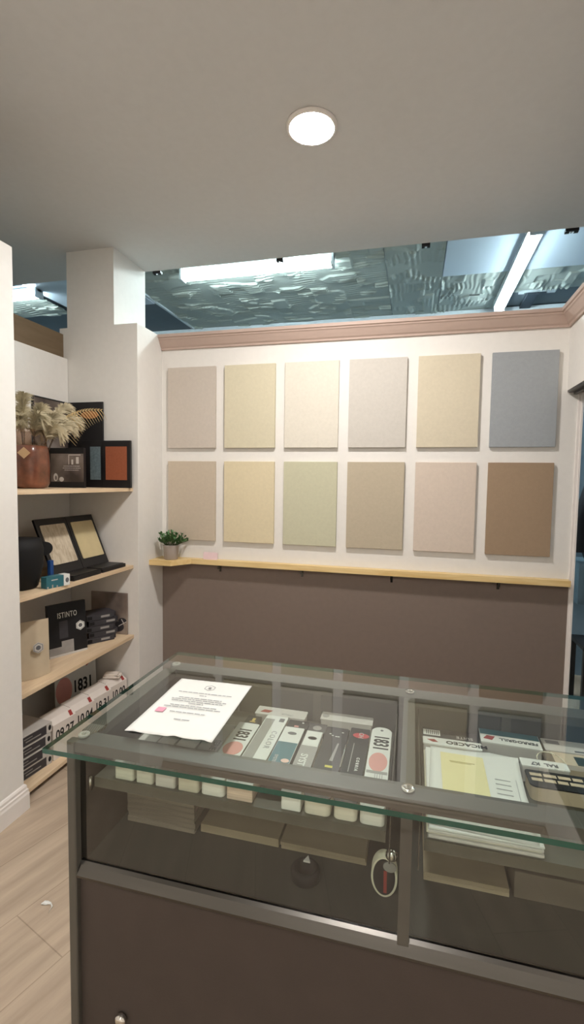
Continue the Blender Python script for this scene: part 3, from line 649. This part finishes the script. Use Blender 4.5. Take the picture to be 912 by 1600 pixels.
decal(t,'print',lines(-.01,.112,[(.13,.9),(.118,1),(.106,.8)],h=.003,rnd=rnd),WP,fr(-.0005))
t=stand('sample_frame','black frame with narrow blue grey slate swatch, between photo frame and rust swatch','frame',-2.018,2.712,S1,.165,.302,.018,BLK)
decal(t,'slate_swatch',[rect(-.018,.05,.058,.262)],mat('slate swatch',(104,120,126),.5,var=.2,scale=70),fr(0),.002)
t=stand('sample_frame','black frame with large rust orange swatch at the right end of the top shelf','frame',-1.843,2.706,S1,.20,.300,.02,BLK)
decal(t,'rust_swatch',[rect(-.075,.05,.078,.262)],mat('rust swatch',(152,86,58),.6,var=.08,scale=80),fr(0),.002)
# second shelf: two tilted sample boards
def easel(y,label,sw):
    t=thing('sample_board',label,'sample board',(-1.90,y,S2),(0,0,math.radians(90)),'tilted sample boards on the second shelf')
    # local: x along world y, -y towards the room (+X)
    B().box(-.118,.118,-.125,.0,.0,.022,bev=.004).box(-.108,.108,-.115,-.01,.022,.026,bev=.001).done('base',BLK,t)
    M=frame((0,0,.024),(1,0,0),(0,.42,1))
    B().box(-.122,.122,0,.33,-.014,0,M=M,bev=.003).done('backboard',BLK,t)
    B().prism([(x,y) for x,y in [(p[0],p[1]+.055) for p in roundrect(.198,.235,.008,.008)]],0,.004,M=M).done('swatch',sw,t)
    return t
easel(2.333,'tilted black board with a streaky sand swatch, left one on the second shelf',wood('streaked sand finish',(176,160,136),(210,198,176),'Z',14,.5))
easel(2.581,'tilted black board with a smooth gold beige swatch, right one on the second shelf',mat('gold beige finish',(206,190,148),.35,var=.12,scale=6,metal=.2))
t=thing('black_tub','large black tub with pale ring on its lid, left end of the second shelf','tub',(-1.93,1.995,S2))
o=B().lathe([(.08,0),(.092,.01),(.118,.12),(.12,.2),(.108,.25),(.001,.262)],36).done('body',BLKM,t)
B().lathe([(.03,.2595),(.033,.2615),(.036,.2585)],24,M=Matrix.Translation((-.01,-.06,-.008))).done('ring',GREYC,t)
B().prism(circ(0,.185,.040,.036),-.008,.008,M=frame((.035,.145,0),(.45,.89,0),(0,0,1))).done('disc_handle',BLKM,t)
B().box(-.045,-.01,-.006,.006,.175,.195,M=Matrix.Translation((.035,.145,0))@Matrix.Rotation(1.1,4,'Z'),bev=.002).done('handle_arm',BLKM,t)
tag(B().box(-.010,.010,-.012,.012,0,.12,bev=.002).done('blue_box',mat('deep blue card',(30,70,130),.5),loc=(-1.872,2.155,S2)),'slim deep blue packet behind the small teal box','packet')
tag(stand('black_case','large black case lying against the alcove back behind the tub','case',-2.205,2.06,S2,.40,.35,.02,BLKM,rz=math.radians(90)),'large black flat case against the alcove back behind the tub','case')
t=thing('small_box','small teal and white box at the front edge of the second shelf','box',(-1.780,2.085,S2),(0,0,math.radians(76)))
B().box(-.068,.03,-.022,.022,0,.058,bev=.001).done('teal_sleeve',TEAL,t); B().box(.0301,.066,-.022,.022,0,.058,bev=.001).done('white_end',PAPER,t)
decal(t,'photo_print',[circ(.050,.028,.010,.013)],INK,fr(-.022)); decal(t,'figures_print',[rect(-.064+.026*k,.0,-.057+.026*k,.010+.007*(k%2)) for k in range(3)],mat('pale figure print',(170,160,150),.6),fr(-.022)); decal(t,'print',[rect(-.04,.038,-.005,.043)],GREYL,fr(-.022))
# third shelf
def hexlogo(t,x,z,r,y,ink,paper):
    r*=.85
    hx=[(x+r*math.cos(PI/2+k*PI/3),z+r*math.sin(PI/2+k*PI/3)) for k in range(6)]
    decal(t,'hexagon_logo',[hx],paper,fr(y)); decal(t,'hexagon_border',ringp(x,z,r*.86,r*.08,6,PI/2),ink,fr(y-.0005)); decal(t,'hexagon_mark',[circ(x,z,r*.42,r*.42,8)],ink,fr(y-.0005))
a=math.atan2(.199,.094)
t=stand('brochure','black brochure titled ISTINTO standing on the third shelf','brochure',-1.912,2.338,S3,.222,.300,.025,BLK,rz=a,tilt=math.radians(5))
text(t,'ISTINTO',fr(-.0005)@Matrix.Translation((-.0,.232,0)),.044,PAPER,sx=.62,bold=.0006,space=1.15)
hexlogo(t,.074,.155,.034,-.0005,INK,PAPER)
decal(t,'room_print',[rect(-.11,.0,.03,.055),rect(-.04,.055,.03,.085)],mat('pale room print',(150,146,142),.4,var=.2,scale=12),fr(0)); decal(t,'grey_field',[rect(-.05,.10,.0,.2)],DKGREY,fr(0)); decal(t,'white_foot',[rect(-.11,0,.11,.012)],GREYL,fr(-.0005))
t=thing('paper_bag','beige kraft sample bag with a hexagon logo at the left end of the third shelf','bag',(-1.853,1.975,S3+.001),(math.radians(-2),0,a*.95))
b=B(); n=14; vs=[]; fs=[]
for side in (0,1):
    for j in range(n+1):
        for i in range(n+1):
            x=-.11+.22*i/n; z=.29*j/n; bulge=.03*math.sin(PI*i/n)**.6*(1-j/n*.85)+.004*noise.noise(Vector((x*20,z*16,side*5)))
            vs.append((x*(1-.0*j/n), (-bulge if side==0 else bulge)+.03, z))
N1=(n+1)**2
for side in (0,1):
    for j in range(n):
        for i in range(n):
            q=side*N1+j*(n+1)+i; fs.append((q,q+1,q+n+2,q+n+1) if side==0 else (q,q+n+1,q+n+2,q+1))
b._add(vs,fs,smooth=True); b.done('bag_body',KRAFT,t,fix=False)
hexlogo(t,.045,.155,.034,-.004,INK,GREYL)
t=stand('photo_poster','brown grey photo poster leaning on the alcove end wall behind the dark decks','poster',-1.93,2.742,S3,.27,.275,.01,picture('dusk photo',(96,86,80),(140,126,116),(168,154,142),5,3),tilt=0)
decal(t,'plant_print',[circ(.06,.05,.05,.035),circ(.1,.09,.03,.02)],DKGREY,fr(0)); decal(t,'white_lines',[[(.07,.05),(.13,.085),(.13,.09),(.07,.056)],[(.09,.1),(.11,.07),(.114,.072),(.095,.103)]],WP,fr(-.0006))
zz=S3
labp=['bottom','second from the bottom','middle','second from the top','topmost']
for i in range(5):
    h=.036; dx=(.0,.012,-.004,.014,.0)[i]
    t=thing('fan_deck','charcoal deck with grey label, %s in the third shelf stack'%labp[i],'fan deck',(-1.865+dx*.4,2.575+dx,zz),(0,0,math.radians(58)),'charcoal decks stacked on the third shelf')
    B().box(-.092,.08,-.0,.14,0.001,h-.001,bev=.003).box(.08,.098,.02,.12,.004,h-.004,bev=.002).done('body',DKGREY,t)
    decal(t,'label_plate',[rect(-.005-.0+.02*(i%2),.012,.05+.02*(i%2),.025)],GREYC,fr(0)); B().box(-.088,-.06,-.0012,.0,.008,h-.008).done('clasp',BLKM,t)
    zz+=h
# bottom shelf
t=thing('poster_card','white poster card with pink disc and 1831 standing at the back of the bottom shelf','poster',(-2.04,2.56,S4),(math.radians(-2),0,math.atan2(.28,.09)))
B().box(-.143,.143,0,.006,0,.41,bev=.001).done('board',PAPER,t)
text(t,'1831',fr(-.0006)@Matrix.Translation((.045,.175,0)),.105,BLACK,sx=.68,bold=.003); decal(t,'pink_disc',[circ(-.085,.175,.055,.085)],PINKD,fr(-.0001)); decal(t,'red_mark',[[(.07,.285),(.10,.30),(.11,.345),(.08,.33)]],REDL,fr(-.0001))
decal(t,'print',[rect(.08,.125,.115,.129)],INK,fr(-.0001))
nums=['09.27','10.04','18.31','10.00']; where=['leftmost of the four','second of the four','third of the four','rightmost of the four']
for i,s in enumerate(nums):
    y=2.158+i*.163
    t=thing('colour_box','white colour box numbered %s, %s on the bottom shelf'%(s,where[i]),'box',(-1.80,y,S4),(0,0,math.radians(84)),'numbered white boxes on the bottom shelf')
    # tilted slab: face towards the room
    prf=[(0,0),(0,.19),(.035,.212),(.10,.22),(.10,0)]
    Mx=Matrix(((0,0,1,-.078),(1,0,0,0),(0,1,0,0),(0,0,0,1)))
    B().prism(prf,0,.156,M=Mx).done('body',mat('white box card',(222,214,206),.6,var=.02) if i==0 else bpy.data.materials['white box card'],t)
    text(t,s,fr(-.0006)@Matrix.Translation((-.0,.125,0)),.078,BLACK,sx=.72,bold=.0015)
    M2=frame((0,0,.19),(1,0,0),(0,.035,.025)); decal(t,'red_mark',[[(.040,.004),(.062,.004),(.070,.036),(.050,.036)]],REDL,M2)
    decal(t,'print',[rect(.02,.055,.06,.059),rect(.02,.048,.05,.051)],INKL,fr(-.0001))
z=S4
for i in range(4):
    h=.056; dx=(.004,-.022,.0,.008)[i]; wl=(.0,0,0,.0)[i]
    t=thing('colour_box','dark holed-end colour box, %s in the stack, left end of bottom shelf'%['bottom','second from the bottom','third from the bottom','topmost'][i],'box',(-1.815,1.993+dx,z),(0,0,math.radians(84)),'dark boxes stacked on the bottom shelf')
    B().box(-.13,.070,0,.2,.001,h-.001,bev=.002).done('body',GREYL,t)
    decal(t,'dark_label',[rect(-.129,.004,.035,h-.006)],DKGREY,fr(0)); decal(t,'hole',[circ(.056,h/2,.009,.014)],BLKM,fr(-.0001))
    decal(t,'print',[rect(-.09,.018,.0,.024),rect(-.1,.034,-.05,.038)],GREYC,fr(-.0007)); z+=h
t=thing('cloth_bag','folded white cloth bag lying on the numbered boxes at the back','cloth bag',(-1.86,2.66,S4+.221),(0,0,.3))
B().box(-.045,.06,-.035,.035,-.0,.014,bev=.006).box(-.04,.045,-.028,.028,.014,.026,bev=.006).done('cloth',mat('white cloth',(222,212,200),.9,var=.05,scale=30,bump=.4,bscale=60),t)
B().tube([(.03,-.025,.015),(.05,-.045,.02),(.06,-.02,.012),(.04,-.005,.018)],.003,6).done('strap',GREYL,t)
# scrap on the floor
b=B(); vs=[]
for k in range(9):
    a=k/8*2.6; r=.016+.006*k/8; x=r*math.cos(a)*1.4; y=r*math.sin(a)*1.4; w=.008+.006*math.sin(k*1.3); vs+=[(x,y-w/2,.001+.004*abs(math.sin(k))),(x,y+w/2,.008+.003*math.sin(k*2))]
b._add(vs,[(2*i,2*i+1,2*i+3,2*i+2) for i in range(8)],smooth=True)
o=b.done('paper_scrap',PAPER,loc=(-1.24,1.365,.0),fix=False); md=o.modifiers.new('s','SOLIDIFY'); md.thickness=.0008
tag(o,'tiny curled white scrap lying on the floor left of the counter','scrap')
# ------------------------------------------------------------------ world, camera
w=bpy.data.worlds.new('World'); bpy.context.scene.world=w; w.use_nodes=True
w.node_tree.nodes['Background'].inputs[0].default_value=(.6,.65,.7,1); w.node_tree.nodes['Background'].inputs[1].default_value=.05
cam=bpy.data.cameras.new('camera'); co=bpy.data.objects.new('camera',cam); C.objects.link(co)
yaw,p,r=-.2475,.0643,.01446
f=Vector((math.sin(yaw)*math.cos(p),math.cos(yaw)*math.cos(p),-math.sin(p))); rt=Vector((math.cos(yaw),-math.sin(yaw),0)); up=rt.cross(f)
R=rt*math.cos(r)+up*math.sin(r); U=-rt*math.sin(r)+up*math.cos(r)
co.matrix_world=Matrix(((R.x,U.x,-f.x,0),(R.y,U.y,-f.y,0),(R.z,U.z,-f.z,1.55),(0,0,0,1)))
cam.sensor_fit='VERTICAL'; cam.sensor_height=36; cam.lens=751.5/1600*36; cam.clip_start=.01
bpy.context.scene.camera=co
vs=bpy.context.scene.view_settings; vs.view_transform='Standard'; vs.look='None'; vs.gamma=1; vs.exposure=2.17
try: vs.use_curve_mapping=False
except Exception: pass
